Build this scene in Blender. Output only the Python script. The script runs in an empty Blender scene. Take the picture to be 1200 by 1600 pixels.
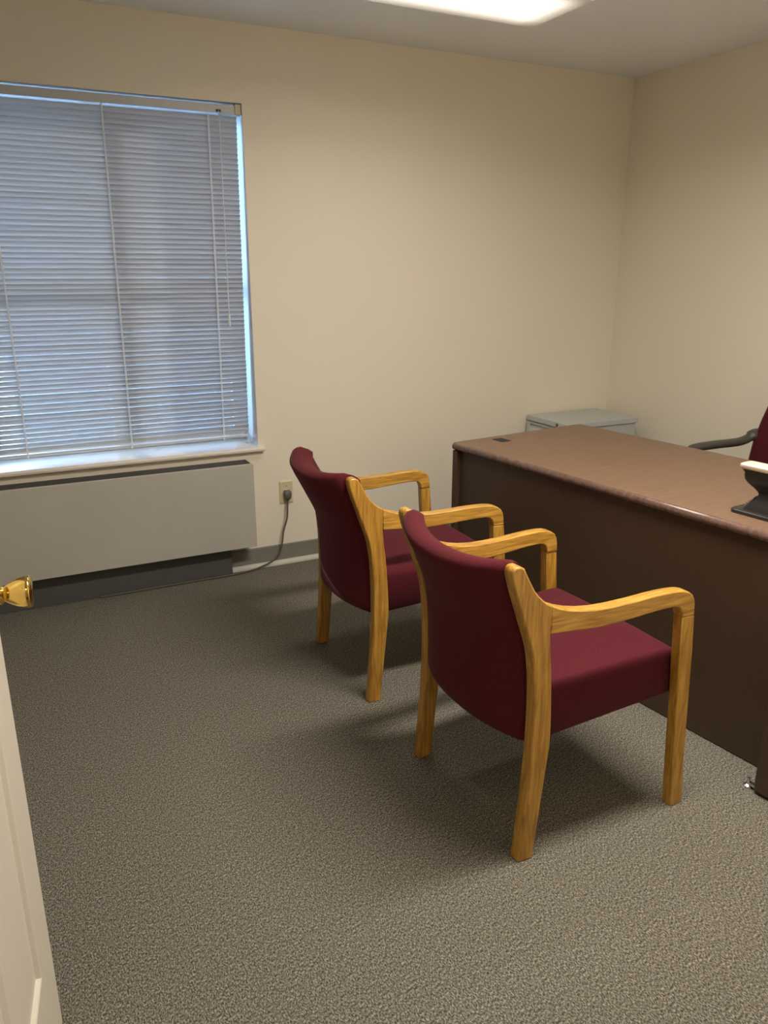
import bpy, bmesh, math, random
from mathutils import Vector, Matrix

random.seed(4)
S = bpy.context.scene
COL = S.collection
R = math.radians

# ------------------------------------------------------------------ camera
YAW, PITCH, ROLL = 0.4609, 0.3012, 0.0005
CAM_H = 1.4451
cam_d = bpy.data.cameras.new('camera')
cam = bpy.data.objects.new('camera', cam_d)
COL.objects.link(cam)
cam_d.sensor_fit = 'VERTICAL'
cam_d.sensor_height = 36.0
cam_d.lens = 36.0 * 1211.9 / 1600.0
cam_d.clip_start = 0.02
cam_d.clip_end = 200
_f = Vector((math.sin(YAW) * math.cos(PITCH), math.cos(YAW) * math.cos(PITCH), -math.sin(PITCH)))
_r = Vector((math.cos(YAW), -math.sin(YAW), 0))
_u = _r.cross(_f)
_r2 = _r * math.cos(ROLL) + _u * math.sin(ROLL)
_u2 = -_r * math.sin(ROLL) + _u * math.cos(ROLL)
cam.matrix_world = Matrix(((_r2.x, _u2.x, -_f.x, 0), (_r2.y, _u2.y, -_f.y, 0), (_r2.z, _u2.z, -_f.z, CAM_H), (0, 0, 0, 1)))
S.camera = cam

# ------------------------------------------------------------------ view, sky, sun
S.view_settings.view_transform = 'Standard'
S.view_settings.look = 'None'
S.view_settings.exposure = 0.0
S.view_settings.gamma = 1.0
S.view_settings.use_curve_mapping = False

LAMP = 1.3          # ceiling fixture lens emission
HALL = 9.0          # hall fixture lens emission
TUBES = 26.5         # watts sent down through each room fixture's prismatic lens
SPREAD = 165         # the prisms keep most light below this cone (degrees)
SKY = 38.0
SUN = 5.0

world = bpy.data.worlds.new('sky')
S.world = world
world.use_nodes = True
wn = world.node_tree.nodes
bg = wn['Background']
bg.inputs['Color'].default_value = (0.35, 0.61, 1.0, 1)
bg.inputs['Strength'].default_value = SKY

sun_d = bpy.data.lights.new('sun', 'SUN')
sun_d.energy = SUN
sun_d.angle = R(0.6)
sun_d.color = (1.0, 0.98, 0.95)
sun = bpy.data.objects.new('sun', sun_d)
COL.objects.link(sun)
sun_dir = Vector((0.25, -1.0, -0.25))          # travel direction of the light
sun.rotation_euler = sun_dir.to_track_quat('-Z', 'Y').to_euler()
sun.location = (-3, 9, 6)

# ------------------------------------------------------------------ helpers
def tag(o, label=None, cat=None, group=None, kind=None):
    if label: o['label'] = label
    if cat: o['category'] = cat
    if group: o['group'] = group
    if kind: o['kind'] = kind
    return o

def empty(name, loc, rz=0.0):
    o = bpy.data.objects.new(name, None)
    COL.objects.link(o)
    o.location = loc
    o.rotation_euler = (0, 0, rz)
    o.empty_display_size = 0.1
    return o

def obj(name, bm, mat, parent=None, smooth=False, bevel=0.0, seg=2, angle=40):
    bmesh.ops.recalc_face_normals(bm, faces=bm.faces[:])
    me = bpy.data.meshes.new(name)
    bm.to_mesh(me)
    bm.free()
    if smooth:
        for p in me.polygons: p.use_smooth = True
        try: me.set_sharp_from_angle(angle=R(angle))
        except Exception: pass
    me.materials.append(mat)
    o = bpy.data.objects.new(name, me)
    COL.objects.link(o)
    if parent: o.parent = parent
    if bevel > 0:
        m = o.modifiers.new('bevel', 'BEVEL')
        m.width = bevel
        m.segments = seg
        m.limit_method = 'ANGLE'
        m.angle_limit = R(35)
        m.harden_normals = False
    return o

def add_box(bm, a, b):
    x0, y0, z0 = a; x1, y1, z1 = b
    v = [bm.verts.new(p) for p in ((x0,y0,z0),(x1,y0,z0),(x1,y1,z0),(x0,y1,z0),(x0,y0,z1),(x1,y0,z1),(x1,y1,z1),(x0,y1,z1))]
    for f in ((0,3,2,1),(4,5,6,7),(0,1,5,4),(1,2,6,5),(2,3,7,6),(3,0,4,7)):
        bm.faces.new([v[i] for i in f])
    return v

def box(*ab):
    bm = bmesh.new()
    for i in range(0, len(ab), 2): add_box(bm, ab[i], ab[i+1])
    return bm

def add_prism(bm, pts, f0, f1):
    """pts: 2D polygon; f0/f1 map a 2D point to 3D for the two caps"""
    a = [bm.verts.new(f0(*p)) for p in pts]
    b = [bm.verts.new(f1(*p)) for p in pts]
    n = len(pts)
    bm.faces.new(a[::-1]); bm.faces.new(b)
    for i in range(n):
        bm.faces.new((a[i], a[(i+1) % n], b[(i+1) % n], b[i]))

def add_loft(bm, rings, closed=True, caps=True):
    vr = [[bm.verts.new(p) for p in r] for r in rings]
    n = len(vr[0])
    for i in range(len(vr) - 1):
        for k in range(n if closed else n - 1):
            bm.faces.new((vr[i][k], vr[i][(k+1) % n], vr[i+1][(k+1) % n], vr[i+1][k]))
    if caps:
        bm.faces.new(vr[0][::-1]); bm.faces.new(vr[-1])
    return vr

def add_lathe(bm, prof, origin, axis=(0,0,1), n=28):
    """prof: (radius, distance along axis)"""
    ax = Vector(axis).normalized()
    t = Vector((0,0,1)) if abs(ax.z) < 0.9 else Vector((1,0,0))
    a = ax.cross(t).normalized(); b = ax.cross(a)
    o = Vector(origin)
    rings = [[o + ax*d + (a*math.cos(2*math.pi*k/n) + b*math.sin(2*math.pi*k/n))*max(r, 1e-4) for k in range(n)] for r, d in prof]
    add_loft(bm, rings)

def smooth_path(pts, sub=6):
    P = [Vector(p) for p in pts]
    out = []
    for i in range(len(P) - 1):
        p0 = P[max(i-1, 0)]; p1 = P[i]; p2 = P[i+1]; p3 = P[min(i+2, len(P)-1)]
        for k in range(sub):
            t = k / sub
            out.append(0.5*((2*p1) + (p2-p0)*t + (2*p0-5*p1+4*p2-p3)*t*t + (3*p1-p0-3*p2+p3)*t**3))
    out.append(P[-1])
    return out

def add_tube(bm, pts, r, n=10, smooth=True, sub=6, sx=1.0):
    P = smooth_path(pts, sub) if smooth else [Vector(p) for p in pts]
    rr = r if callable(r) else (lambda t: r)
    prev = None
    rings = []
    for i, p in enumerate(P):
        d = (P[min(i+1, len(P)-1)] - P[max(i-1, 0)]).normalized()
        if prev is None:
            a = d.cross(Vector((0,0,1)))
            if a.length < 1e-3: a = d.cross(Vector((1,0,0)))
        else:
            a = prev - d*prev.dot(d)
        a.normalize(); prev = a
        b = d.cross(a)
        q = rr(i/(len(P)-1))
        rings.append([p + (a*math.cos(2*math.pi*k/n)*sx + b*math.sin(2*math.pi*k/n))*q for k in range(n)])
    add_loft(bm, rings)

def lerp(tab, z):
    """tab: list of (z, value) ascending"""
    if z <= tab[0][0]: return tab[0][1]
    for (z0, v0), (z1, v1) in zip(tab, tab[1:]):
        if z <= z1: return v0 + (v1-v0)*(z-z0)/(z1-z0)
    return tab[-1][1]

# ------------------------------------------------------------------ materials
def mat(name, color, rough=0.6, metal=0.0, spec=0.5, bump=None, noise=None, emit=None, coat=0.0):
    """noise: (scale, amount) value mottling;  bump: (scale, strength, distance)"""
    m = bpy.data.materials.new(name)
    m.use_nodes = True
    nt = m.node_tree
    b = nt.nodes['Principled BSDF']
    b.inputs['Base Color'].default_value = (*color, 1)
    b.inputs['Roughness'].default_value = rough
    b.inputs['Metallic'].default_value = metal
    b.inputs['Specular IOR Level'].default_value = spec
    b.inputs['Coat Weight'].default_value = coat
    tc = nt.nodes.new('ShaderNodeTexCoord')
    if noise:
        n = nt.nodes.new('ShaderNodeTexNoise')
        n.inputs['Scale'].default_value = noise[0]
        n.inputs['Detail'].default_value = 3
        nt.links.new(tc.outputs['Object'], n.inputs['Vector'])
        mr = nt.nodes.new('ShaderNodeMapRange')
        mr.inputs['From Min'].default_value = 0.3; mr.inputs['From Max'].default_value = 0.7
        mr.inputs['To Min'].default_value = 1 - noise[1]; mr.inputs['To Max'].default_value = 1 + noise[1]
        nt.links.new(n.outputs['Fac'], mr.inputs['Value'])
        mx = nt.nodes.new('ShaderNodeVectorMath'); mx.operation = 'SCALE'
        mx.inputs[0].default_value = color
        nt.links.new(mr.outputs['Result'], mx.inputs['Scale'])
        nt.links.new(mx.outputs['Vector'], b.inputs['Base Color'])
    if bump:
        n2 = nt.nodes.new('ShaderNodeTexNoise')
        n2.inputs['Scale'].default_value = bump[0]
        n2.inputs['Detail'].default_value = 2
        nt.links.new(tc.outputs['Object'], n2.inputs['Vector'])
        bp = nt.nodes.new('ShaderNodeBump')
        bp.inputs['Strength'].default_value = bump[1]
        bp.inputs['Distance'].default_value = bump[2]
        nt.links.new(n2.outputs['Fac'], bp.inputs['Height'])
        nt.links.new(bp.outputs['Normal'], b.inputs['Normal'])
    if emit:
        b.inputs['Emission Color'].default_value = (*emit[0], 1)
        b.inputs['Emission Strength'].default_value = emit[1]
    return m

def wood(name, c0, c1, stretch, rough, scale=1.0, coat=0.0, contrast=(0.35, 0.65), spec=0.5, bumpd=0.0004):
    """grain: noise stretched along one axis (stretch = scale per object axis)"""
    m = bpy.data.materials.new(name)
    m.use_nodes = True
    nt = m.node_tree
    b = nt.nodes['Principled BSDF']
    b.inputs['Roughness'].default_value = rough
    b.inputs['Specular IOR Level'].default_value = spec
    b.inputs['Coat Weight'].default_value = coat
    tc = nt.nodes.new('ShaderNodeTexCoord')
    mp = nt.nodes.new('ShaderNodeMapping')
    mp.inputs['Scale'].default_value = [s*scale for s in stretch]
    nt.links.new(tc.outputs['Object'], mp.inputs['Vector'])
    n = nt.nodes.new('ShaderNodeTexNoise')
    n.inputs['Scale'].default_value = 1.0
    n.inputs['Detail'].default_value = 4
    n.inputs['Distortion'].default_value = 0.6
    nt.links.new(mp.outputs['Vector'], n.inputs['Vector'])
    cr = nt.nodes.new('ShaderNodeValToRGB')
    cr.color_ramp.elements[0].position = contrast[0]; cr.color_ramp.elements[0].color = (*c0, 1)
    cr.color_ramp.elements[1].position = contrast[1]; cr.color_ramp.elements[1].color = (*c1, 1)
    nt.links.new(n.outputs['Fac'], cr.inputs['Fac'])
    nt.links.new(cr.outputs['Color'], b.inputs['Base Color'])
    bp = nt.nodes.new('ShaderNodeBump')
    bp.inputs['Strength'].default_value = 0.25
    bp.inputs['Distance'].default_value = bumpd
    nt.links.new(n.outputs['Fac'], bp.inputs['Height'])
    nt.links.new(bp.outputs['Normal'], b.inputs['Normal'])
    return m

def carpet_mat():
    m = bpy.data.materials.new('carpet_loop')
    m.use_nodes = True
    nt = m.node_tree
    b = nt.nodes['Principled BSDF']
    b.inputs['Roughness'].default_value = 0.95
    b.inputs['Specular IOR Level'].default_value = 0.15
    tc = nt.nodes.new('ShaderNodeTexCoord')
    mp = nt.nodes.new('ShaderNodeMapping')
    mp.inputs['Rotation'].default_value = (0, 0, R(-8))
    mp.inputs['Scale'].default_value = (330, 185, 150)
    nt.links.new(tc.outputs['Object'], mp.inputs['Vector'])
    n = nt.nodes.new('ShaderNodeTexNoise')
    n.inputs['Scale'].default_value = 1.0; n.inputs['Detail'].default_value = 3.0; n.inputs['Roughness'].default_value = 0.6
    nt.links.new(mp.outputs['Vector'], n.inputs['Vector'])
    cr = nt.nodes.new('ShaderNodeValToRGB')
    e = cr.color_ramp.elements
    e[0].position = 0.37; e[0].color = (0.050, 0.043, 0.031, 1)
    e[1].position = 0.64; e[1].color = (0.335, 0.308, 0.25, 1)
    k = e.new(0.5); k.color = (0.150, 0.135, 0.105, 1)
    nt.links.new(n.outputs['Fac'], cr.inputs['Fac'])
    n3 = nt.nodes.new('ShaderNodeTexNoise')
    n3.inputs["Scale"].default_value = 120; n3.inputs['Detail'].default_value = 2
    nt.links.new(tc.outputs['Object'], n3.inputs['Vector'])
    mr = nt.nodes.new('ShaderNodeMapRange')
    mr.inputs['From Min'].default_value = 0.3; mr.inputs['From Max'].default_value = 0.7
    mr.inputs['To Min'].default_value = 0.66; mr.inputs['To Max'].default_value = 1.10
    nt.links.new(n3.outputs['Fac'], mr.inputs['Value'])
    mx = nt.nodes.new('ShaderNodeVectorMath'); mx.operation = 'SCALE'
    nt.links.new(cr.outputs['Color'], mx.inputs[0])
    nt.links.new(mr.outputs['Result'], mx.inputs['Scale'])
    nt.links.new(mx.outputs['Vector'], b.inputs['Base Color'])
    bp = nt.nodes.new('ShaderNodeBump')
    bp.inputs['Strength'].default_value = 0.4; bp.inputs['Distance'].default_value = 0.003
    nt.links.new(n.outputs['Fac'], bp.inputs['Height'])
    nt.links.new(bp.outputs['Normal'], b.inputs['Normal'])
    return m

def fabric_mat(name, color, spread=0.25):
    m = mat(name, color, rough=0.9, spec=0.15, noise=(420, spread), bump=(700, 0.35, 0.001))
    b = m.node_tree.nodes['Principled BSDF']
    b.inputs['Sheen Weight'].default_value = 0.2
    b.inputs['Sheen Roughness'].default_value = 0.4
    b.inputs['Sheen Tint'].default_value = (0.55, 0.30, 0.31, 1)
    return m

def lens_mat(name, strength, axis, center, half):
    """prismatic acrylic lens lit by two tubes behind it"""
    m = bpy.data.materials.new(name)
    m.use_nodes = True
    nt = m.node_tree
    b = nt.nodes['Principled BSDF']
    b.inputs['Base Color'].default_value = (0.8, 0.78, 0.74, 1)
    b.inputs['Roughness'].default_value = 0.35
    tc = nt.nodes.new('ShaderNodeTexCoord')
    sp = nt.nodes.new('ShaderNodeSeparateXYZ')
    nt.links.new(tc.outputs['Object'], sp.inputs[0])
    def m2(op, a, v=None):
        n = nt.nodes.new('ShaderNodeMath'); n.operation = op
        if hasattr(a, 'is_output'): nt.links.new(a, n.inputs[0])
        else: n.inputs[0].default_value = a
        if v is not None:
            if hasattr(v, 'is_output'): nt.links.new(v, n.inputs[1])
            else: n.inputs[1].default_value = v
        return n.outputs[0]
    # the tubes stop short of the ends and sides of the lens
    ry = nt.nodes.new('ShaderNodeMapRange'); ry.interpolation_type = 'SMOOTHSTEP'
    nt.links.new(m2('ABSOLUTE', sp.outputs[1]), ry.inputs['Value'])
    ry.inputs['From Min'].default_value = half[1]*1.0; ry.inputs['From Max'].default_value = half[1]*0.4
    ry.inputs['To Min'].default_value = 0.14; ry.inputs['To Max'].default_value = 1.0
    rx = nt.nodes.new('ShaderNodeMapRange'); rx.interpolation_type = 'SMOOTHSTEP'
    nt.links.new(m2('ABSOLUTE', sp.outputs[0]), rx.inputs['Value'])
    rx.inputs['From Min'].default_value = half[0]*1.0; rx.inputs['From Max'].default_value = half[0]*0.80
    rx.inputs['To Min'].default_value = 0.14; rx.inputs['To Max'].default_value = 1.0
    st = m2('MULTIPLY', m2('MULTIPLY', ry.outputs[0], rx.outputs[0]), strength)
    b.inputs['Emission Color'].default_value = (1.0, 0.92, 0.80, 1)
    nt.links.new(st, b.inputs['Emission Strength'])
    ck = nt.nodes.new('ShaderNodeTexVoronoi')
    ck.inputs['Scale'].default_value = 160
    nt.links.new(tc.outputs['Object'], ck.inputs['Vector'])
    bp = nt.nodes.new('ShaderNodeBump'); bp.inputs['Strength'].default_value = 0.5; bp.inputs['Distance'].default_value = 0.003
    nt.links.new(ck.outputs['Distance'], bp.inputs['Height'])
    nt.links.new(bp.outputs['Normal'], b.inputs['Normal'])
    return m

M = {}
M['wall'] = mat('cream_wall_paint', (0.765, 0.700, 0.568), 0.75, spec=0.2, bump=(120, 0.12, 0.002))
M['ceiling'] = mat('textured_ceiling_paint', (0.87, 0.89, 0.93), 0.9, spec=0.1, bump=(150, 0.7, 0.006))
M['carpet'] = carpet_mat()
M['vinyl'] = mat('grey_vinyl_base', (0.20, 0.19, 0.16), 0.5, noise=(6, 0.05))
M['shoe'] = mat('pale_shoe_moulding', (0.50, 0.47, 0.40), 0.55)
M['white'] = mat('white_gloss_paint', (0.72, 0.69, 0.65), 0.4)
M['jamb'] = mat('white_jamb_paint', (0.72, 0.69, 0.66), 0.5)
M['sill'] = mat('white_sill_laminate', (0.74, 0.68, 0.60), 0.3)
M['door'] = mat('off_white_door_paint', (0.66, 0.60, 0.50), 0.4, bump=(90, 0.08, 0.001))
M['brass'] = mat('polished_brass', (0.72, 0.50, 0.14), 0.14, metal=1.0)
M['slat'] = mat('white_blind_slat', (0.54, 0.54, 0.54), 0.35)
def add_translucency(m, amount):
    nt = m.node_tree
    b = nt.nodes['Principled BSDF']; o = nt.nodes['Material Output']
    t = nt.nodes.new('ShaderNodeBsdfTranslucent'); t.inputs['Color'].default_value = (0.9, 0.9, 0.9, 1)
    x = nt.nodes.new('ShaderNodeMixShader'); x.inputs[0].default_value = amount
    nt.links.new(b.outputs[0], x.inputs[1]); nt.links.new(t.outputs[0], x.inputs[2])
    nt.links.new(x.outputs[0], o.inputs['Surface'])
add_translucency(M['slat'], 0.05)
M['cordw'] = mat('white_cord', (0.85, 0.85, 0.84), 0.7)
M['clear'] = mat('clear_plastic', (0.70, 0.70, 0.68), 0.15)
M['bracket'] = mat('yellowed_bracket', (0.50, 0.47, 0.32), 0.4)
M['hvac'] = mat('beige_enamel_steel', (0.46, 0.43, 0.375), 0.45, noise=(4, 0.03))
M['grille'] = mat('dark_grille', (0.09, 0.085, 0.08), 0.5)
M['blackm'] = mat('black_metal', (0.02, 0.02, 0.02), 0.5)
M['oak_v'] = wood('oak_upright_grain', (0.31, 0.142, 0.018), (0.53, 0.285, 0.046), (110, 110, 9), 0.38, coat=0.25)
M['oak_h'] = wood('oak_lengthwise_grain', (0.33, 0.155, 0.022), (0.58, 0.32, 0.055), (9, 110, 110), 0.38, coat=0.25)
M['maroon'] = fabric_mat('maroon_upholstery', (0.072, 0.0085, 0.0135))
M['maroon_d'] = fabric_mat('maroon_back_upholstery', (0.082, 0.0095, 0.014))
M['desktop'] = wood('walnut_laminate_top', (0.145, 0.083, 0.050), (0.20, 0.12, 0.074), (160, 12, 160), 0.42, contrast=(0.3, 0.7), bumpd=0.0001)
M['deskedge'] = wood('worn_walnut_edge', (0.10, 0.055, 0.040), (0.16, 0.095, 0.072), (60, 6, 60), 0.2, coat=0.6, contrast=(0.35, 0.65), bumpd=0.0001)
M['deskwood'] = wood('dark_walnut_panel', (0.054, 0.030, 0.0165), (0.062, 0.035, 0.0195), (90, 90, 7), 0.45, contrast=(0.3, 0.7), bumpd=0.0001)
M['cabinet'] = mat('grey_enamel_steel', (0.45, 0.46, 0.445), 0.45, noise=(300, 0.03))
M['gap'] = mat('shade_and_grommet_black', (0.012, 0.012, 0.012), 0.8)  # the grommet's own black, also the painted shade in the chair gaps
M['blackp'] = mat('black_plastic', (0.022, 0.019, 0.017), 0.35)
M['armp'] = mat('grey_black_urethane', (0.060, 0.055, 0.047), 0.45)
M['cream'] = mat('cream_plastic', (0.72, 0.62, 0.47), 0.4)
M['silver'] = mat('painted_highlight_silver', (0.45, 0.42, 0.41), 0.25, metal=0.6)
M['outlet'] = mat('ivory_outlet_plastic', (0.60, 0.52, 0.33), 0.35)
M['plug'] = mat('grey_plug_rubber', (0.10, 0.095, 0.09), 0.5)
M['cable'] = mat('brown_grey_cable', (0.12, 0.095, 0.07), 0.5)
M['steel'] = mat('bright_steel', (0.75, 0.74, 0.72), 0.2, metal=1.0)
M['ground'] = mat('pale_pavement', (0.34, 0.34, 0.33), 0.9, noise=(3, 0.15))
M['blocker'] = mat('blocker_grey', (0.16, 0.17, 0.19), 0.9, noise=(5, 0.1))
M['lensL'] = lens_mat('lit_prismatic_lens', LAMP, 0, (0, 0), (0.61, 0.19))
M['lensH'] = lens_mat('lit_hall_lens', HALL, 0, (0, 0), (0.55, 0.25))
M['acryl'] = mat('lens_side_acrylic', (0.75, 0.72, 0.66), 0.3, emit=((1.0, 0.92, 0.80), 0.9))

def glass_mat():
    m = bpy.data.materials.new('window_glass')
    m.use_nodes = True
    nt = m.node_tree
    nt.nodes.clear()
    o = nt.nodes.new('ShaderNodeOutputMaterial')
    t = nt.nodes.new('ShaderNodeBsdfTransparent'); t.inputs['Color'].default_value = (0.9, 0.93, 0.94, 1)
    g = nt.nodes.new('ShaderNodeBsdfGlossy'); g.inputs['Roughness'].default_value = 0.02
    fr = nt.nodes.new('ShaderNodeFresnel'); fr.inputs['IOR'].default_value = 1.45
    mx = nt.nodes.new('ShaderNodeMixShader')
    nt.links.new(fr.outputs[0], mx.inputs[0]); nt.links.new(t.outputs[0], mx.inputs[1]); nt.links.new(g.outputs[0], mx.inputs[2])
    nt.links.new(mx.outputs[0], o.inputs[0])
    return m
M['glass'] = glass_mat()

# ------------------------------------------------------------------ room shell
D, XR, XL, H = 3.602, 3.297, -0.95, 2.44      # window wall, right wall, left wall, ceiling
YF = 0.42                                     # room face of the door wall
YH = -1.6                                     # far side of the hall
WX0, WX1, WZ0, WZ1 = -0.105, 1.1034, 0.61, 2.138
WT = 0.28                                     # window wall thickness

def struct(name, bm, m, parent=None, **k):
    o = obj(name, bm, m, parent, **k)
    if parent is None: o['kind'] = 'structure'
    return o

struct('floor', box((XL-0.1, YH-0.1, -0.1), (XR+0.1, D+WT, 0.0)), M['carpet'])
struct('ceiling', box((XL-0.1, YH-0.1, H), (XR+0.1, D+WT, H+0.1)), M['ceiling'])
struct('wall_back', box((XL-0.1, D, 0), (WX0, D+WT, H), (WX1, D, 0), (XR+0.1, D+WT, H),
                        (WX0, D, 0), (WX1, D+WT, WZ0), (WX0, D, WZ1), (WX1, D+WT, H)), M['wall'])
struct('wall_right', box((XR, YH, 0), (XR+0.1, D, H)), M['wall'])
struct('wall_left', box((XL-0.1, YH, 0), (XL, D, H)), M['wall'])
DX0, DX1, DH = -0.205, 0.735, 2.06            # doorway the camera looks through
struct('wall_front', box((XL, YF-0.12, 0), (DX0, YF, H), (DX1, YF-0.12, 0), (XR, YF, H), (DX0, YF-0.12, DH), (DX1, YF, H)), M['wall'])
struct('wall_hall', box((XL, YH-0.1, 0), (XR, YH, H)), M['wall'])
# door casing
struct('trim_1', box((DX0-0.06, YF, 0), (DX0, YF+0.014, DH+0.06), (DX1, YF, 0), (DX1+0.06, YF+0.014, DH+0.06), (DX0, YF, DH), (DX1, YF+0.014, DH+0.06)), M['door'], bevel=0.003)

def cove(x0, x1, y):          # vinyl cove base along the window wall
    bm = bmesh.new()
    prof = [(0, 0.0), (-0.004, 0.0), (-0.004, 0.100), (-0.002, 0.105), (0, 0.105)]
    add_prism(bm, prof, lambda a, z: (x0, y+a, z), lambda a, z: (x1, y+a, z))
    return bm
struct('baseboard_back', cove(XL, XR, D), M['vinyl'])
def shoe_bm(x0, x1, y):
    bm = bmesh.new()
    prof = [(0, 0.0)] + [(-0.018*math.cos(R(a)), 0.022*math.sin(R(a))) for a in range(0, 91, 15)]
    add_prism(bm, prof, lambda a, z: (x0, y+a, z), lambda a, z: (x1, y+a, z))
    return bm
struct('trim_2', shoe_bm(XL, XR-0.02, D-0.004), M['shoe'], smooth=True)
struct('baseboard_right', box((XR-0.004, YF, 0), (XR, D-0.004, 0.105)), M['vinyl'])
struct('baseboard_left', box((XL, YF, 0), (XL+0.004, D-0.004, 0.105)), M['vinyl'])

# window: jambs, frame, sashes, glass, sill
win = empty('window_1', (0, 0, 0)); win['kind'] = 'structure'
YW = D + 0.21
obj('jamb', box((WX1-0.002, D+0.001, WZ0), (WX1+0.004, YW+0.05, WZ1)), M['jamb'], win)
obj('jamb', box((WX0-0.004, D+0.001, WZ0), (WX0+0.002, YW+0.05, WZ1)), M['jamb'], win)
obj('head_lining', box((WX0, D+0.001, WZ1-0.003), (WX1, YW+0.05, WZ1+0.003)), M['jamb'], win)
fw = 0.05
obj('window_frame', box((WX0+0.002, YW, WZ0+0.02), (WX0+fw, YW+0.05, WZ1-0.003), (WX1-fw, YW, WZ0+0.02), (WX1-0.002, YW+0.05, WZ1-0.003),
    (WX0+fw, YW, WZ1-fw), (WX1-fw, YW+0.05, WZ1-0.003), (WX0+fw, YW, WZ0+0.02), (WX1-fw, YW+0.05, WZ0+0.055)), M['white'], win, bevel=0.003)
xm = 0.5*(WX0+WX1)
obj('mullion', box((xm-0.03, YW+0.005, WZ0+0.055), (xm+0.03, YW+0.045, WZ1-fw)), M['white'], win, bevel=0.003)
obj('meeting_rail', box((WX0+fw, YW+0.008, 1.34), (xm-0.03, YW+0.042, 1.385), (xm+0.03, YW+0.008, 1.34), (WX1-fw, YW+0.042, 1.385)), M['white'], win, bevel=0.003)
for a, b in ((WX0+fw, xm-0.03), (xm+0.03, WX1-fw)):
    for z0, z1 in ((WZ0+0.055, 1.34), (1.385, WZ1-fw)):
        obj('pane', box((a, YW+0.022, z0), (b, YW+0.026, z1)), M['glass'], win)
def sill_bm():
    bm = bmesh.new()
    y0, zt, zb = D-0.032, 0.628, 0.606
    prof = [(YW+0.05, zb), (YW+0.05, zt), (y0+0.008, zt), (y0+0.002, zt-0.003), (y0, zt-0.010), (y0+0.002, zb+0.003), (y0+0.008, zb)]
    add_prism(bm, prof, lambda a, z: (WX0, a, z), lambda a, z: (WX1-0.003, a, z))
    nose = [(D-0.0005, zb), (D-0.0005, zt)] + prof[2:]
    add_prism(bm, nose, lambda a, z: (WX1-0.003, a, z), lambda a, z: (WX1+0.024, a, z))
    return bm
obj('window_sill', sill_bm(), M['sill'], win)

# outside: pavement and an added unseen block that shades the right of the window
struct('ground_outside', box((-14, D+WT, -0.35), (14, 22, -0.25)), M['ground'])
struct('sun_blocker', box((0.10, 6.2, -0.25), (9, 12, 4.5)), M['blocker'])

struct('sky_blocker', box((-4, D+WT, 2.32), (7, D+WT+1.1, 2.42)), M['blocker'])  # added unseen slab, keeps sky light off the upper slats

# ------------------------------------------------------------------ door (open towards the window, panelled)
dd = Vector((0.145, 0.989, 0)).normalized()
door = empty('door_1', (-0.0512 - dd.x*0.915, 1.347 - dd.y*0.915, 0), math.atan2(dd.y, dd.x))
door['kind'] = 'structure'
DW, DT, DHT = 0.915, 0.035, 2.03
# local frame: x from hinge to latch, -y is the face towards the room's middle
ST = 0.116
xs = [(ST, 0.5*DW-ST/2), (0.5*DW+ST/2, DW-ST)]
zs = [(0.242, 0.845), (1.045, 1.60), (1.715, 1.915)]
zr = [(0.008, 0.242), (0.845, 1.045), (1.60, 1.715), (1.915, DHT)]
bm = box((0, 0, 0.008), (ST, DT, DHT), (DW-ST, 0, 0.008), (DW, DT, DHT))
for a, b in zr: add_box(bm, (ST, 0, a), (DW-ST, DT, b))
for a, b in zs: add_box(bm, (0.5*DW-ST/2, 0, a), (0.5*DW+ST/2, DT, b))
obj('door_leaf', bm, M['door'], door)
def panel_bm(x0, x1, z0, z1):
    bm = bmesh.new()
    for y, s in ((0.0, 1), (DT, -1)):
        rings = []
        for ins, dep in ((0, 0), (0.003, 0.0015), (0.009, 0.0085), (0.043, 0.0095), (0.052, 0.003), (0.055, 0.003)):
            yy = y + s*dep
            rings.append([bm.verts.new((x0+ins, yy, z0+ins)), bm.verts.new((x1-ins, yy, z0+ins)), bm.verts.new((x1-ins, yy, z1-ins)), bm.verts.new((x0+ins, yy, z1-ins))])
        for r0, r1 in zip(rings, rings[1:]):
            for k in range(4): bm.faces.new((r0[k], r0[(k+1) % 4], r1[(k+1) % 4], r1[k]))
        bm.faces.new(rings[-1])
    return bm
for a, b in xs:
    for c, d in zs: obj('door_panel', panel_bm(a, b, c, d), M['door'], door)
KX, KZ = DW-0.062, 0.957
for s in (-1, 1):
    y0 = 0 if s < 0 else DT
    bm = bmesh.new()
    add_lathe(bm, [(0.0, 0), (0.033, 0), (0.033, 0.003), (0.030, 0.008), (0.018, 0.011), (0.0145, 0.013), (0.0165, 0.016), (0.0145, 0.019), (0.017, 0.0215), (0.014, 0.0245),
                   (0.0120, 0.027), (0.0130, 0.029), (0.0145, 0.0305), (0.0185, 0.037), (0.0230, 0.046), (0.0252, 0.053), (0.0262, 0.060), (0.0258, 0.064), (0.0235, 0.0665), (0.0, 0.068)],
              (KX, y0, KZ), (0, s, 0), 36)
    obj('door_knob', bm, M['brass'], door, smooth=True, angle=50)
bm = box((DW-0.0005, 0.006, KZ-0.03), (DW+0.0012, DT-0.006, KZ+0.03))
obj('latch_plate', bm, M['brass'], door)
for z in (0.25, 1.05, 1.8):
    bm = bmesh.new(); add_lathe(bm, [(0.006, 0), (0.006, 0.09)], (-0.004, DT+0.004, z-0.045), (0, 0, 1), 12)
    obj('hinge', bm, M['brass'], door, smooth=True)

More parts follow.
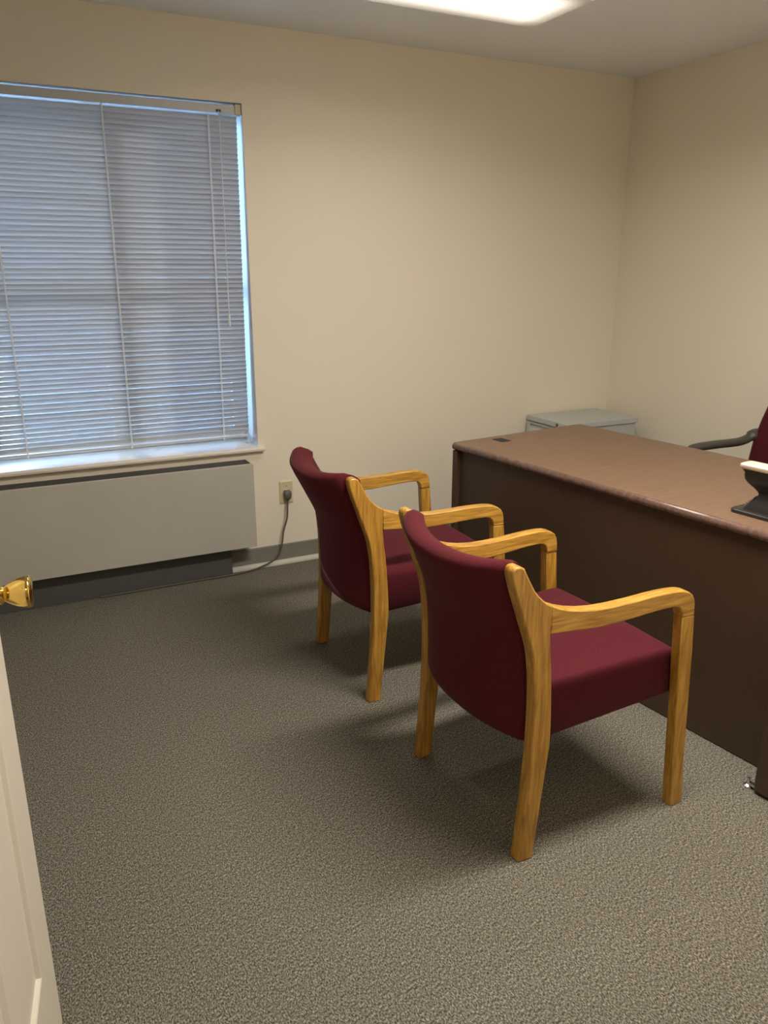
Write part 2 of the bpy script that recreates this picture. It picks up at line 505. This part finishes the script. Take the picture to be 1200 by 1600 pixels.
# ------------------------------------------------------------------ ceiling fixture
FX0, FX1, FY0, FY1, FZ = 0.865, 2.085, 2.495, 2.875, 2.362
hx, hy = 0.5*(FX1-FX0), 0.5*(FY1-FY0)
def lens_sides():
    bm = bmesh.new()
    r = []
    for (sx, z) in ((0.0, -0.014), (0.0, -0.055), (0.003, -0.070), (0.010, FZ-H)):
        r.append([(-hx+sx, -hy+sx, z), (hx-sx, -hy+sx, z), (hx-sx, hy-sx, z), (-hx+sx, hy-sx, z)])
    add_loft(bm, r, caps=False)
    return bm
def fixture(cx, cy, label, watts):
    fx = empty('ceiling_light', (cx, cy, H))
    tag(fx, label, 'ceiling light')
    obj('housing', box((-hx-0.004, -hy-0.004, -0.014), (hx+0.004, hy+0.004, 0)), M['white'], fx, bevel=0.002)
    obj('lens_rim', lens_sides(), M['acryl'], fx)
    bm = bmesh.new()
    add_prism(bm, [(-hx+0.010, -hy+0.010), (hx-0.010, -hy+0.010), (hx-0.010, hy-0.010), (-hx+0.010, hy-0.010)],
              lambda a, b: (a, b, FZ-H), lambda a, b: (a, b, FZ-H+0.002))
    obj('diffuser_lens', bm, M['lensL'], fx)
    ld = bpy.data.lights.new('fluorescent_tubes', 'AREA')
    ld.shape = 'RECTANGLE'; ld.size = 2*hx - 0.20; ld.size_y = 2*hy - 0.18
    ld.energy = watts; ld.spread = R(SPREAD); ld.color = (1.0, 0.935, 0.85)
    lo = bpy.data.objects.new('fluorescent_tubes', ld)
    COL.objects.link(lo); lo.parent = fx; lo.location = (0, 0, FZ-H-0.003)
fixture(0.5*(FX0+FX1), 0.5*(FY0+FY1), 'rectangular surface-mounted ceiling light with a glowing ribbed lens, nearest the window wall', TUBES*0.22)
fixture(1.42, 1.22, 'rectangular surface-mounted ceiling light with a glowing ribbed lens, nearest the door wall', TUBES*2.05)

# hall fixture, behind the camera
hl = empty('ceiling_light', (0.3, -0.75, H))
tag(hl, 'flat square-edged ceiling light in the hall outside the door', 'ceiling light')
obj('housing', box((-0.57, -0.27, -0.05), (0.57, 0.27, 0)), M['white'], hl, bevel=0.003)
obj('diffuser_lens', box((-0.55, -0.25, -0.056), (0.55, 0.25, -0.0505)), M['lensH'], hl)

# ------------------------------------------------------------------ window blind
BX0, BX1 = WX0+0.02, 1.087
YT, YB, ZT, ZB = 3.640, 3.700, 2.09, 0.668     # the blind leans in towards the pane at the bottom
def by(z): return YB + (YT-YB)*(z-ZB)/(ZT-ZB)
bl = empty('window_blind', (0.5*(BX0+BX1), YT, ZT)); 
tag(bl, 'white horizontal mini blind lowered and closed over the window', 'window blind')
bo = Vector(bl.location)
def shift(bm, o=bo):
    bmesh.ops.translate(bm, verts=bm.verts[:], vec=-o)
    return bm
bm = box((BX0-0.003, 3.614, 2.092), (BX1, 3.617, 2.126), (BX0-0.003, 3.648, 2.092), (BX1, 3.651, 2.126), (BX0-0.003, 3.617, 2.092), (BX1, 3.648, 2.094))
obj('headrail', shift(bm), M['slat'], bl)
for x0 in (BX1-0.014, BX0-0.012):
    obj('end_bracket', shift(box((x0, 3.609, 2.090), (x0+0.026, 3.655, 2.132))), M['bracket'], bl, bevel=0.002)
TILT = R(56)
def slat_bm(w=0.0255, th=0.0013, L=BX1-BX0-0.002):
    bm = bmesh.new()
    n = 8
    rad = 0.026
    top, bot = [], []
    for i in range(n+1):
        u = (i/n-0.5)*w
        c = math.sqrt(rad*rad-u*u) - rad + 0.0016
        top.append((u, c)); bot.append((u, c-th))
    prof = top + bot[::-1]
    ca, sa = math.cos(TILT), math.sin(TILT)
    # room-side edge (u < 0 is towards the room, -y) tipped up
    q = [(u*ca - c*(-sa)*1.0, -u*sa + c*ca) for u, c in prof]
    add_prism(bm, q, lambda a, z: (-L/2, a, z), lambda a, z: (L/2, a, z))
    return bm
NS = 67
pitch = (2.076-0.692)/(NS-1)
first = None
for i in range(NS):
    z = 2.076 - i*pitch
    if first is None:
        first = obj('slat', slat_bm(), M['slat'], bl, smooth=True, angle=60)
        o = first
    else:
        o = first.copy(); COL.objects.link(o)
    dz = random.uniform(-0.0006, 0.0006)
    o.location = (0, by(z)-bo.y, z-bo.z+dz)
    o.rotation_euler = (random.uniform(-0.014, 0.014), random.uniform(-0.0006, 0.0006), 0)
obj('bottom_rail', shift(box((BX0+0.002, by(0.672)-0.011, 0.662), (BX1-0.002, by(0.672)+0.011, 0.672))), M['slat'], bl, bevel=0.003)
for x in (0.957, 0.522, 0.078):
    bm = bmesh.new()
    for s in (-1, 1):
        P = [(x, by(z)+s*0.0118, z) for z in (2.10, 1.4, 0.67)]
        add_tube(bm, P, 0.0016, 6, smooth=False)
    P = [(x+0.004, by(z)-0.0135, z) for z in (2.095, 1.4, 0.668)]
    add_tube(bm, P, 0.0014, 6, smooth=False)
    obj('ladder_cord', shift(bm), M['cordw'], bl)
for x in (0.957, 0.522, 0.078):
    bm = bmesh.new(); add_lathe(bm, [(0.0, 0), (0.004, 0.001), (0.0055, 0.006), (0.0035, 0.011), (0.0, 0.012)], (x, by(0.66)-0.013, 0.655), (0, 0, 1), 10)
    obj('cord_button', shift(bm), M['cordw'], bl, smooth=True)
for x in (BX1-0.006, BX0):
    obj('hold_down_bracket', shift(box((x-0.012, by(0.65)-0.008, 0.6285), (x+0.006, by(0.65)+0.012, 0.634), (x+0.002, by(0.65)-0.008, 0.634), (x+0.006, by(0.65)+0.012, 0.668))), M['slat'], bl, bevel=0.001)
obj('tilter_slot', shift(box((0.990, 3.6125, 2.096), (1.012, 3.6145, 2.106))), M['blackm'], bl)
bm = bmesh.new()
add_tube(bm, [(1.000, 3.613, 2.101), (1.000, 3.604, 2.094), (1.000, 3.603, 2.060)], 0.0013, 8)
wand = obj('tilt_wand', shift(bm), M['clear'], bl)
bm = bmesh.new()
add_tube(bm, [(1.000, 3.603, 2.066), (1.0015, 3.607, 2.05), (1.003, 3.632, 1.25)], 0.0022, 6, smooth=False)
add_lathe(bm, [(0.0022, 0.0), (0.0055, 0.012), (0.0062, 0.045), (0.0045, 0.056), (0.0, 0.058)], (1.003, 3.632, 1.255), (0, 0.03, -1), 8)
obj('wand_rod', shift(bm), M['clear'], wand, smooth=True)

# ------------------------------------------------------------------ convector under the window
HY, HX1, HX0, HZ1, HZ0 = 3.482, 1.037, -0.36, 0.571, 0.157
hv = empty('heating_unit', (0.5*(HX0+HX1), D, HZ0))
tag(hv, 'long beige metal heating cover on the wall below the window', 'heating unit')
ho = Vector(hv.location)
obj('front_panel', shift(box((HX0, HY, HZ0), (HX1, HY+0.004, HZ1), (HX0, HY+0.004, HZ1-0.004), (HX1, HY+0.016, HZ1), (HX0, HY+0.004, HZ0), (HX1, HY+0.02, HZ0+0.004)), ho), M['hvac'], hv, bevel=0.0015)
obj('side_panel', shift(box((HX1-0.003, HY+0.004, HZ0+0.004), (HX1, D-0.0005, HZ1-0.004)), ho), M['hvac'], hv)
obj('side_panel', shift(box((HX0, HY+0.004, HZ0+0.004), (HX0+0.003, D-0.0005, HZ1-0.004)), ho), M['hvac'], hv)
obj('back_plate', shift(box((HX0+0.003, D-0.008, HZ0+0.01), (HX1-0.003, D-0.0005, HZ1-0.003)), ho), M['grille'], hv)
obj('inner_deck', shift(box((HX0+0.003, HY+0.016, HZ1-0.075), (HX1-0.003, D-0.008, HZ1-0.07)), ho), M['grille'], hv)
obj('damper', shift(box((0.565, HY+0.018, HZ1-0.040), (HX1-0.006, D-0.010, HZ1-0.036)), ho), mat('grey_damper_steel', (0.20, 0.19, 0.18), 0.45), hv)
obj('bottom_plate', shift(box((HX0+0.003, HY+0.02, HZ0+0.02), (HX1-0.003, D-0.008, HZ0+0.024)), ho), M['grille'], hv)

obj('shade_strip', shift(box((HX0+0.02, D-0.050, 0.001), (0.925, D-0.046, HZ0-0.002)), ho), mat('painted_shade_charcoal', (0.085, 0.083, 0.082), 0.5), hv)  # added dark strip, paints the shade beneath the cover

# ------------------------------------------------------------------ outlet and power cord
ou = empty('wall_outlet', (1.2345, D, 0.379))
tag(ou, 'ivory wall outlet plate beside the heating unit with a plug in it', 'outlet')
bm = bmesh.new()
add_loft(bm, [[(-0.035,0,-0.059),(0.035,0,-0.059),(0.035,0,0.059),(-0.035,0,0.059)], [(-0.035,-0.003,-0.059),(0.035,-0.003,-0.059),(0.035,-0.003,0.059),(-0.035,-0.003,0.059)],
              [(-0.030,-0.0065,-0.054),(0.030,-0.0065,-0.054),(0.030,-0.0065,0.054),(-0.030,-0.0065,0.054)]])
obj('cover_plate', bm, M['outlet'], ou)
bm = bmesh.new(); add_lathe(bm, [(0.0, 0), (0.0165, 0), (0.0165, 0.002), (0.015, 0.003), (0, 0.003)], (0, -0.0063, 0.0), (0, -1, 0), 24)
obj('receptacle', bm, M['outlet'], ou, smooth=True)
bm = bmesh.new(); add_lathe(bm, [(0.0, 0), (0.003, 0), (0.0028, 0.001), (0, 0.0012)], (0, -0.0064, 0.033), (0, -1, 0), 12)
obj('screw', bm, M['cable'], ou)

pc = empty('power_cord', (1.2345, D-0.012, 0.372))
tag(pc, 'dark grey-brown power cord hanging from the outlet to the carpet edge', 'power cord')
po = Vector(pc.location)
bm = bmesh.new()
def rr(w, d, z, c=0.003):
    return [(-w+c, -d, z), (w-c, -d, z), (w, -d+c, z), (w, -c, z), (w-c, 0, z), (-w+c, 0, z), (-w, -c, z), (-w, -d+c, z)]
add_loft(bm, [rr(0.013, 0.024, 0.020), rr(0.0165, 0.028, 0.016), rr(0.0165, 0.030, -0.004), rr(0.0135, 0.030, -0.018), rr(0.008, 0.026, -0.026), rr(0.006, 0.022, -0.030, 0.002)])
obj('plug', bm, M['plug'], pc, smooth=True, angle=50)
bm = bmesh.new()
add_tube(bm, [(1.2345, 3.576, 0.346), (1.231, 3.574, 0.31), (1.225, 3.572, 0.25), (1.203, 3.572, 0.18), (1.194, 3.572, 0.12), (1.176, 3.572, 0.065), (1.13, 3.570, 0.030), (1.065, 3.566, 0.010),
              (1.00, 3.552, 0.0065), (0.92, 3.543, 0.0055), (0.80, 3.543, 0.0055), (0.60, 3.543, 0.0055), (0.45, 3.542, 0.0055), (0.30, 3.542, 0.0055)],
         0.0052, 10, sx=0.8)
obj('cable', shift(bm, po), M['cable'], pc, smooth=True)

# ------------------------------------------------------------------ armchairs
T = 0.034
backp = [(0.0, -0.027), (0.133, -0.016), (0.22, -0.010), (0.361, -0.005), (0.498, -0.009), (0.59, -0.021), (0.662, -0.045), (0.762, -0.080), (0.80, -0.090)]
frontp = [(0.0, 0.018), (0.148, 0.032), (0.274, 0.044), (0.347, 0.049), (0.487, 0.042), (0.569, 0.033), (0.644, 0.021), (0.69, 0.008), (0.748, -0.025), (0.80, -0.049)]

def dense(tab, n):
    z0, z1 = tab[0][0], tab[-1][0]
    P = smooth_path([(v, 0, z) for z, v in tab], 4)
    return [(p.x, p.z) for p in P]

def post_poly():
    b = dense(backp, 4)
    f = [(x, z) for x, z in dense(frontp, 4)]
    top = [(-0.088, 0.811), (-0.080, 0.817), (-0.068, 0.817), (-0.057, 0.811)]
    # on the front side, the fillet into the arm between z 0.625 and 0.74
    f2 = [(x, z) for x, z in f if z < 0.575] + [(0.0275, 0.632), (0.0275, 0.704), (0.016, 0.711), (0.002, 0.722), (-0.012, 0.736), (-0.025, 0.752), (-0.036, 0.772), (-0.046, 0.790)]
    return b + top + f2[::-1]

arm_top = [(0.0275, 0.704), (0.050, 0.694), (0.080, 0.684), (0.115, 0.676), (0.16, 0.670), (0.21, 0.668), (0.27, 0.6685), (0.33, 0.671), (0.375, 0.672), (0.41, 0.671), (0.438, 0.668), (0.458, 0.662), (0.473, 0.652), (0.482, 0.638), (0.486, 0.622), (0.4885, 0.592)]
arm_low = [(0.4465, 0.592), (0.444, 0.606), (0.439, 0.616), (0.430, 0.6235), (0.415, 0.627), (0.39, 0.6275), (0.35, 0.627), (0.28, 0.6225), (0.22, 0.6195), (0.16, 0.6205), (0.09, 0.6265), (0.050, 0.630), (0.0275, 0.632)]
leg_poly = [(0.4465, 0.592), (0.4885, 0.592), (0.499, 0.480), (0.509, 0.32), (0.518, 0.18), (0.533, 0.0), (0.489, 0.0), (0.478, 0.15), (0.464, 0.36), (0.454, 0.48)]

WR, SPL = 0.268, R(2.5)      # half width at the rear posts, outward splay of each side frame
def side_map(s, off):
    """profile point (x, z) -> chair space; off = distance inward from the outer face"""
    c, sn = math.cos(SPL), math.sin(SPL)
    def f(x, z):
        return (x*c, s*(WR + x*sn - off), z)
    return f

def half_w(x): return WR + x*math.tan(SPL)

def back_bm(loose=0.0):
    """barrel-curved upholstered back between the posts"""
    bm = bmesh.new()
    zb, zt = 0.318, 0.820
    loop = []
    n = 16
    for i in range(n+1):                       # up the rear face
        z = zb + 0.012 + (zt-0.030-zb)*i/n
        loop.append((lerp(backp, z) + 0.004 - 0.010*max(0, (z-0.74)/0.08), z))
    bx, fx_ = -0.095, -0.026
    loop += [(bx+0.006, zt-0.008), (bx+0.017, zt), (bx+0.035, zt+0.002), (bx+0.052, zt-0.003), (fx_+0.0, zt-0.015)]
    for i in range(n+1):                       # down the front face
        z = zt - 0.035 - (zt-0.035-zb-0.012)*i/n
        fr = lerp(frontp, z)
        th = lerp([(0.3, 0.030), (0.5, 0.022), (0.65, 0.018), (0.8, 0.016)], z)
        loop.append((fr + th, z))
    loop += [(0.06, zb+0.002), (0.02, zb)]
    rings = []
    m = 26
    for j in range(m+1):
        u = -1 + 2*j/m
        u = math.copysign(abs(u)**0.9, u)
        arch = 1-abs(u)**2.3
        e = abs(u)
        pinch = 0.0 if e < 0.93 else ((e-0.93)/0.07)**2
        cx = [p for p in loop]
        ring = []
        for x, z in cx:
            mid = 0.5*(lerp(backp, z) + lerp(frontp, z)) + 0.006
            xx = x + (mid-x)*0.28*pinch
            hi = min(1, max(0, (z-0.60)/0.20))
            bulge = -(0.050 + 0.012*hi)*arch
            zz = z - 0.006*pinch*(1 if z > 0.7 else 0) - 0.022*hi*arch
            y = u*(half_w(xx*0.4) - T - 0.004)
            lo = loose*(0.4 + 0.6*min(1, max(0, (z-0.62)/0.12))) if x < mid + 0.005 else 0.0
            ring.append((xx + bulge - lo, y, zz + 0.4*lo*hi))
        rings.append(ring)
    add_loft(bm, rings)
    return bm

def seat_bm(crease):
    bm = bmesh.new()
    rings = []
    st = [0.035, 0.04, 0.05, 0.065, 0.09] + [0.09 + (0.455-0.09)*i/14 for i in range(1, 15)] + [0.474, 0.488, 0.498, 0.505, 0.508]
    for x in st:
        hw = half_w(x) - T - 0.0015 if x < 0.445 else half_w(x) - T - 0.0015
        e = 0.0
        if x > 0.455: e = ((x-0.455)/0.053)
        if x < 0.065: e = max(e, (0.065-x)/0.03*0.6)
        dz = 0.034*(1-math.sqrt(max(0, 1-e*e)))
        zb = 0.312 + 0.066*x + 0.5*dz
        ze = 0.468 + 0.020*x - dz
        crown = 0.013*(1-min(1, e))
        ring = []
        r = 0.024
        ring += [(x, -hw+0.012, zb), (x, -hw, zb+0.012)]
        for a in range(0, 91, 18):
            ring.append((x, -hw + r*(1-math.cos(R(a))), ze - r + r*math.sin(R(a))))
        for k in range(1, 12):
            t = -1 + 2*k/12
            z = ze + crown*(1-t*t)
            if crease:       # a worn fold running across near the back of the cushion
                d = (x - (0.135 + 0.02*math.sin(3*t)))/0.02
                z += -0.007*math.exp(-d*d)*(1-t*t)**0.5
                d2 = (x - (0.185 + 0.02*math.sin(3*t)))/0.03
                z += 0.005*math.exp(-d2*d2)*(1-t*t)**0.5
            ring.append((x, t*(hw-r), z))
        for a in range(90, -1, -18):
            ring.append((x, hw - r*(1-math.cos(R(a))), ze - r + r*math.sin(R(a))))
        ring += [(x, hw, zb+0.012), (x, hw-0.012, zb)]
        rings.append(ring)
    add_loft(bm, rings)
    return bm

def make_chair(loc, rz, label, crease):
    t = empty('armchair', loc, rz)
    tag(t, label, 'armchair', 'oak armchairs facing the desk')
    for s in (-1, 1):
        f0, f1 = side_map(s, 0.0), side_map(s, T)
        bm = bmesh.new(); add_prism(bm, post_poly(), f0, f1)
        obj('rear_leg', bm, M['oak_v'], t, bevel=0.004, seg=2, smooth=True, angle=30)
        bm = bmesh.new(); add_prism(bm, arm_top + arm_low, f0, f1)
        obj('armrest', bm, M['oak_h'], t, bevel=0.0035, seg=2, smooth=True, angle=30)
        bm = bmesh.new(); add_prism(bm, leg_poly, f0, side_map(s, T-0.003))
        obj('front_leg', bm, M['oak_v'], t, bevel=0.003, seg=2, smooth=True, angle=30)
    obj('backrest', back_bm(0.016 if crease else 0.0), M['maroon_d'], t, smooth=True, angle=70)
    obj('seat', seat_bm(crease), M['maroon'], t, smooth=True, angle=70)
    # dark strip painting the shade in the gap between the padding and each post
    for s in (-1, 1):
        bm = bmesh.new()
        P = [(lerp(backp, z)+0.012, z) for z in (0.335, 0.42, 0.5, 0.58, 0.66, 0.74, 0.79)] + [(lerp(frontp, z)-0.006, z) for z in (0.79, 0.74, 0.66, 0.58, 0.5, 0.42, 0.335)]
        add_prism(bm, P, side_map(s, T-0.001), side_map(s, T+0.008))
        obj('gap_shade', bm, M['gap'], t)
    return t

make_chair((1.050, 1.572, 0), R(1.4), 'maroon upholstered armchair with oak frame, nearest to the camera', False)
make_chair((1.050, 2.434, 0), R(-1.2), 'maroon oak-framed armchair with a creased seat, between the near armchair and the window wall', True)

# ------------------------------------------------------------------ desk
TH = 0.1194                                   # desk turned 6.8 degrees
dk = empty('executive_desk', (1.7169, 2.7993, 0), TH - math.pi/2)
tag(dk, 'large dark walnut office desk with a rounded front edge and black grommet', 'desk')
# local: x runs along the desk from the far end towards the camera, y from the guests' side to the sitter's side
DL, DWD, DZ = 1.62, 0.776, 0.742
def top_bm():
    bm = bmesh.new()
    th, r = 0.033, 0.0165
    prof = []
    for a in range(-90, 91, 15): prof.append((r - r*math.cos(R(a)), DZ - r + r*math.sin(R(a))))
    prof += [(DWD-0.004, DZ), (DWD, DZ-0.004), (DWD, DZ-th)]
    add_prism(bm, prof, lambda y, z: (0, y, z), lambda y, z: (DL, y, z))
    return bm
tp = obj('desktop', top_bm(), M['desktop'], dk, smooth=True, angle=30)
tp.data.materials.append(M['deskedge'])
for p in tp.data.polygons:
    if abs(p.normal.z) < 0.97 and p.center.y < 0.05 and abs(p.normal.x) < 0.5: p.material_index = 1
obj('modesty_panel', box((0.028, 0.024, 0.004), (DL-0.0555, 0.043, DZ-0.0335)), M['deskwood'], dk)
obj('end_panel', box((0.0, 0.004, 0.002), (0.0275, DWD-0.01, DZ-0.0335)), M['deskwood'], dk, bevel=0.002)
bm = bmesh.new()
pr = [(0.045*math.cos(R(a))*0.55, 0.022*math.sin(R(a))) for a in range(0, 180, 15)]
# near end panel stands proud of the modesty panel, on a rounded foot
x0, x1 = DL-0.055, DL
yo = -0.100
prof = [(DWD-0.01, DZ-0.034), (DWD-0.01, 0.002), (yo+0.012, 0.002), (yo+0.004, 0.006), (yo, 0.014), (yo, 0.34), (yo+0.006, 0.40), (yo+0.022, 0.46), (-0.045, 0.52), (-0.016, 0.58), (0.0, 0.64), (0.004, DZ-0.034)]
add_prism(bm, prof, lambda y, z: (x0, y, z), lambda y, z: (x1, y, z))
obj('end_panel', bm, M['deskwood'], dk, bevel=0.012, seg=4, smooth=True, angle=30)
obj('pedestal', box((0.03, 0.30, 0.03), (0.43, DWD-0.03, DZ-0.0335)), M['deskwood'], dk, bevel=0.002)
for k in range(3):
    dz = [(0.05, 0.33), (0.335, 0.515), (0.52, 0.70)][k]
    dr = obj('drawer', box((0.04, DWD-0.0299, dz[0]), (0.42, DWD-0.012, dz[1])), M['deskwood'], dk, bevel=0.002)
    obj('drawer_pull', box((0.17, DWD-0.0119, dz[1]-0.06), (0.29, DWD-0.002, dz[1]-0.05)), M['blackm'], dr)
obj('grommet', box((0.045, 0.185, DZ-0.001), (0.113, 0.236, DZ+0.0016)), M['gap'], dk, bevel=0.001)
bm = bmesh.new(); add_lathe(bm, [(0.0, 0), (0.013, 0), (0.013, 0.006), (0.009, 0.009), (0.004, 0.012), (0.004, 0.03), (0, 0.03)], (x0-0.024, yo+0.018, 0.0), (0, 0, 1), 16)
add_box(bm, (x0-0.026, yo+0.012, 0.010), (x0+0.002, yo+0.024, 0.018))
obj('levelling_foot', bm, M['steel'], dk, smooth=True)

# ------------------------------------------------------------------ waisted black stand on the desk
sd = empty('desk_stand', (1.9720, 1.5560, DZ+0.0005), TH - math.pi/2)
tag(sd, 'black waisted stand with a cream top plate on the desktop near its front edge', 'desk stand')
# local: x along the desk towards the camera, y away from the guests
SL = 0.21
def plate(x0, x1, y0, y1, z, c=0.018, n=4):
    pts = []
    for (cx, cy, a0) in ((x1-c, y1-c, 0), (x0+c, y1-c, 90), (x0+c, y0+c, 180), (x1-c, y0+c, 270)):
        for k in range(n+1):
            a = R(a0 + 90*k/n)
            pts.append((cx + c*math.cos(a), cy + c*math.sin(a), z))
    return pts
bm = bmesh.new()
add_loft(bm, [plate(-0.012, SL+0.012, -0.014, 0.110, 0.0), plate(-0.012, SL+0.012, -0.014, 0.110, 0.009), plate(-0.009, SL+0.009, -0.011, 0.107, 0.012)])
obj('base_plate', bm, M['blackp'], sd, smooth=True, angle=40)
bm = bmesh.new()
prof = [(0.012, 0.012, 0.010), (0.020, 0.017, 0.012), (0.032, 0.027, 0.016), (0.044, 0.038, 0.022), (0.054, 0.045, 0.026), (0.062, 0.047, 0.027), (0.070, 0.044, 0.024), (0.082, 0.033, 0.016), (0.095, 0.020, 0.006), (0.106, 0.013, 0.0), (0.118, 0.0105, -0.002), (0.126, 0.012, -0.003), (0.138, 0.004, -0.006)]
add_loft(bm, [plate(ix, SL-ix, iy, 0.095-iy, z, 0.012) for z, ix, iy in prof])
obj('waisted_body', bm, M['blackp'], sd, smooth=True, angle=60)
bm = bmesh.new()
add_loft(bm, [plate(0.004, SL-0.004, -0.006, 0.046, 0.1385, 0.012), plate(-0.002, SL+0.002, -0.010, 0.050, 0.144, 0.012), plate(-0.002, SL+0.002, -0.010, 0.050, 0.151, 0.012), plate(0.002, SL-0.002, -0.006, 0.046, 0.154, 0.012)])
obj('top_plate', bm, M['cream'], sd, smooth=True, angle=40)
bm = bmesh.new()
# painted ceiling-light highlight on the flare at the far end, with two dark slots
strip = [(0.0125, 0.0125), (0.0205, 0.0175), (0.0325, 0.0275), (0.0445, 0.0385), (0.0545, 0.0455)]
add_loft(bm, [[(ix-0.002, 0.022, z+0.001), (ix-0.002, 0.073, z+0.001), (ix+0.001, 0.073, z), (ix+0.001, 0.022, z)] for z, ix in strip])
ts = obj('highlight_strip', bm, M['silver'], sd)
for z, ix in ((0.026, 0.0225), (0.036, 0.031)):
    obj('slot', box((ix-0.004, 0.024, z-0.003), (ix-0.0005, 0.05, z+0.003)), M['blackm'], ts)

# ------------------------------------------------------------------ filing cabinet in the corner
cz = 0.662
fc = empty('filing_cabinet', (2.690, 3.226, 0))
tag(fc, 'low grey metal filing cabinet in the corner behind the desk', 'filing cabinet')
CL, CW = 0.505, 0.352                          # along x, along y
obj('carcass', box((0.012, 0.010, 0.012), (CL-0.008, CW-0.008, cz-0.029)), M['cabinet'], fc, bevel=0.002)
obj('top_cap', box((0.0, 0.0, cz-0.0285), (CL, CW, cz)), M['cabinet'], fc, bevel=0.0025, seg=3)
obj('plinth', box((0.02, 0.01, 0.0), (CL-0.01, CW-0.01, 0.0118)), M['blackm'], fc)
for z0, z1 in ((0.03, 0.325), (0.332, cz-0.036)):
    bm = bmesh.new()
    # drawer front with a full-width sloping pull along its upper edge
    prof = [(0.0095, z0), (-0.004, z0), (-0.004, z1-0.05), (0.006, z1-0.030), (0.006, z1-0.012), (-0.003, z1-0.007), (-0.004, z1), (0.0095, z1)]
    add_prism(bm, prof, lambda x, z: (x, 0.035, z), lambda x, z: (x, CW-0.035, z))
    add_box(bm, (-0.004, 0.006, z0), (0.0095, 0.035, z1)); add_box(bm, (-0.004, CW-0.035, z0), (0.0095, CW-0.006, z1))
    dr = obj('drawer', bm, M['cabinet'], fc)
bm = bmesh.new(); add_lathe(bm, [(0.0, 0.0), (0.0085, 0.0), (0.0085, 0.003), (0.006, 0.004), (0, 0.004)], (0.0, 0.082, cz-0.0145), (-1, 0, 0), 18)
lk = obj('lock', bm, M['blackm'], fc, smooth=True)
bm = bmesh.new(); add_lathe(bm, [(0.0, 0.0), (0.0035, 0.0), (0.0033, 0.001), (0, 0.001)], (-0.0041, 0.082, cz-0.0145), (-1, 0, 0), 12)
obj('lock_barrel', bm, M['steel'], lk, smooth=True)

# ------------------------------------------------------------------ sitter's chair behind the desk
ec = empty('office_chair', (2.84, 2.166, 0), math.atan2(0.21, -0.977))
tag(ec, 'maroon office swivel chair with dark plastic arms behind the desk', 'office chair')
# local: x forward, y to the sitter's left  (far arm in the picture has y < 0)
bm = bmesh.new()
rings = []
for z, xb, hw, th in ((0.50, -0.225, 0.215, 0.05), (0.52, -0.228, 0.245, 0.075), (0.60, -0.235, 0.262, 0.085), (0.70, -0.248, 0.262, 0.085), (0.80, -0.268, 0.255, 0.08), (0.90, -0.292, 0.245, 0.075), (1.0, -0.32, 0.232, 0.065), (1.06, -0.338, 0.205, 0.05), (1.085, -0.345, 0.15, 0.03)):
    ring = []
    for k in range(24):
        a = 2*math.pi*k/24
        c, s_ = math.cos(a), math.sin(a)
        y = hw*math.copysign(abs(s_)**0.55, s_)
        x = xb + 0.5*th*math.copysign(abs(c)**0.7, c) + 0.05*(y/0.26)**2
        ring.append((x, y, z))
    rings.append(ring)
add_loft(bm, rings)
obj('backrest', bm, M['maroon'], ec, smooth=True, angle=70)
bm = bmesh.new()
rings = []
for z, k in ((0.405, 0.88), (0.415, 0.96), (0.44, 1.0), (0.47, 1.0), (0.49, 0.95), (0.498, 0.8)):
    ring = []
    for i in range(28):
        a = 2*math.pi*i/28
        c, s_ = math.cos(a), math.sin(a)
        ring.append((0.02 + 0.235*k*math.copysign(abs(c)**0.6, c), 0.245*k*math.copysign(abs(s_)**0.6, s_), z))
    rings.append(ring)
add_loft(bm, rings)
obj('seat', bm, M['maroon'], ec, smooth=True, angle=70)
for s in (-1, 1):
    bm = bmesh.new()
    y = s*0.268
    path = [(-0.235, y, 0.722), (-0.215, y, 0.731), (-0.19, y, 0.727), (-0.15, y, 0.707), (-0.10, y, 0.697), (0.0, y, 0.692), (0.09, y, 0.685), (0.135, y, 0.672), (0.145, y, 0.635), (0.12, y, 0.56), (0.07, y-s*0.01, 0.47), (0.0, y-s*0.05, 0.43), (-0.04, y-s*0.12, 0.395)]
    add_tube(bm, path, lambda t: 0.025 if t < 0.2 else (0.019 if t < 0.65 else 0.016), 12, sx=1.25)
    obj('armrest', bm, M['armp'], ec, smooth=True, angle=70)
bm = bmesh.new(); add_lathe(bm, [(0.03, 0.10), (0.03, 0.25), (0.02, 0.25), (0.02, 0.385), (0.07, 0.385), (0.07, 0.404), (0.0, 0.404)], (0, 0, 0), (0, 0, 1), 20)
obj('gas_column', bm, M['blackp'], ec, smooth=True)
bm = bmesh.new()
add_tube(bm, [(-0.04, 0, 0.395), (-0.20, 0, 0.395), (-0.29, 0, 0.44), (-0.30, 0, 0.60)], 0.018, 8)
obj('back_bracket', bm, M['blackp'], ec, smooth=True)
for k in range(5):
    a = R(72*k + 20)
    c, s_ = math.cos(a), math.sin(a)
    bm = bmesh.new()
    add_tube(bm, [(0.02*c, 0.02*s_, 0.12), (0.14*c, 0.14*s_, 0.105), (0.27*c, 0.27*s_, 0.075)], lambda t: 0.024 - 0.008*t, 8)
    lg = obj('base_leg', bm, M['blackp'], ec, smooth=True)
    bm = bmesh.new()
    p = (-s_, c, 0)
    add_lathe(bm, [(0.0, -0.022), (0.024, -0.022), (0.028, -0.016), (0.028, 0.016), (0.024, 0.022), (0.0, 0.022)], (0.28*c, 0.28*s_, 0.0285), p, 16)
    add_lathe(bm, [(0.008, 0.05), (0.008, 0.075)], (0.27*c, 0.27*s_, 0), (0, 0, 1), 10)
    obj('caster', bm, M['blackm'], lg, smooth=True)
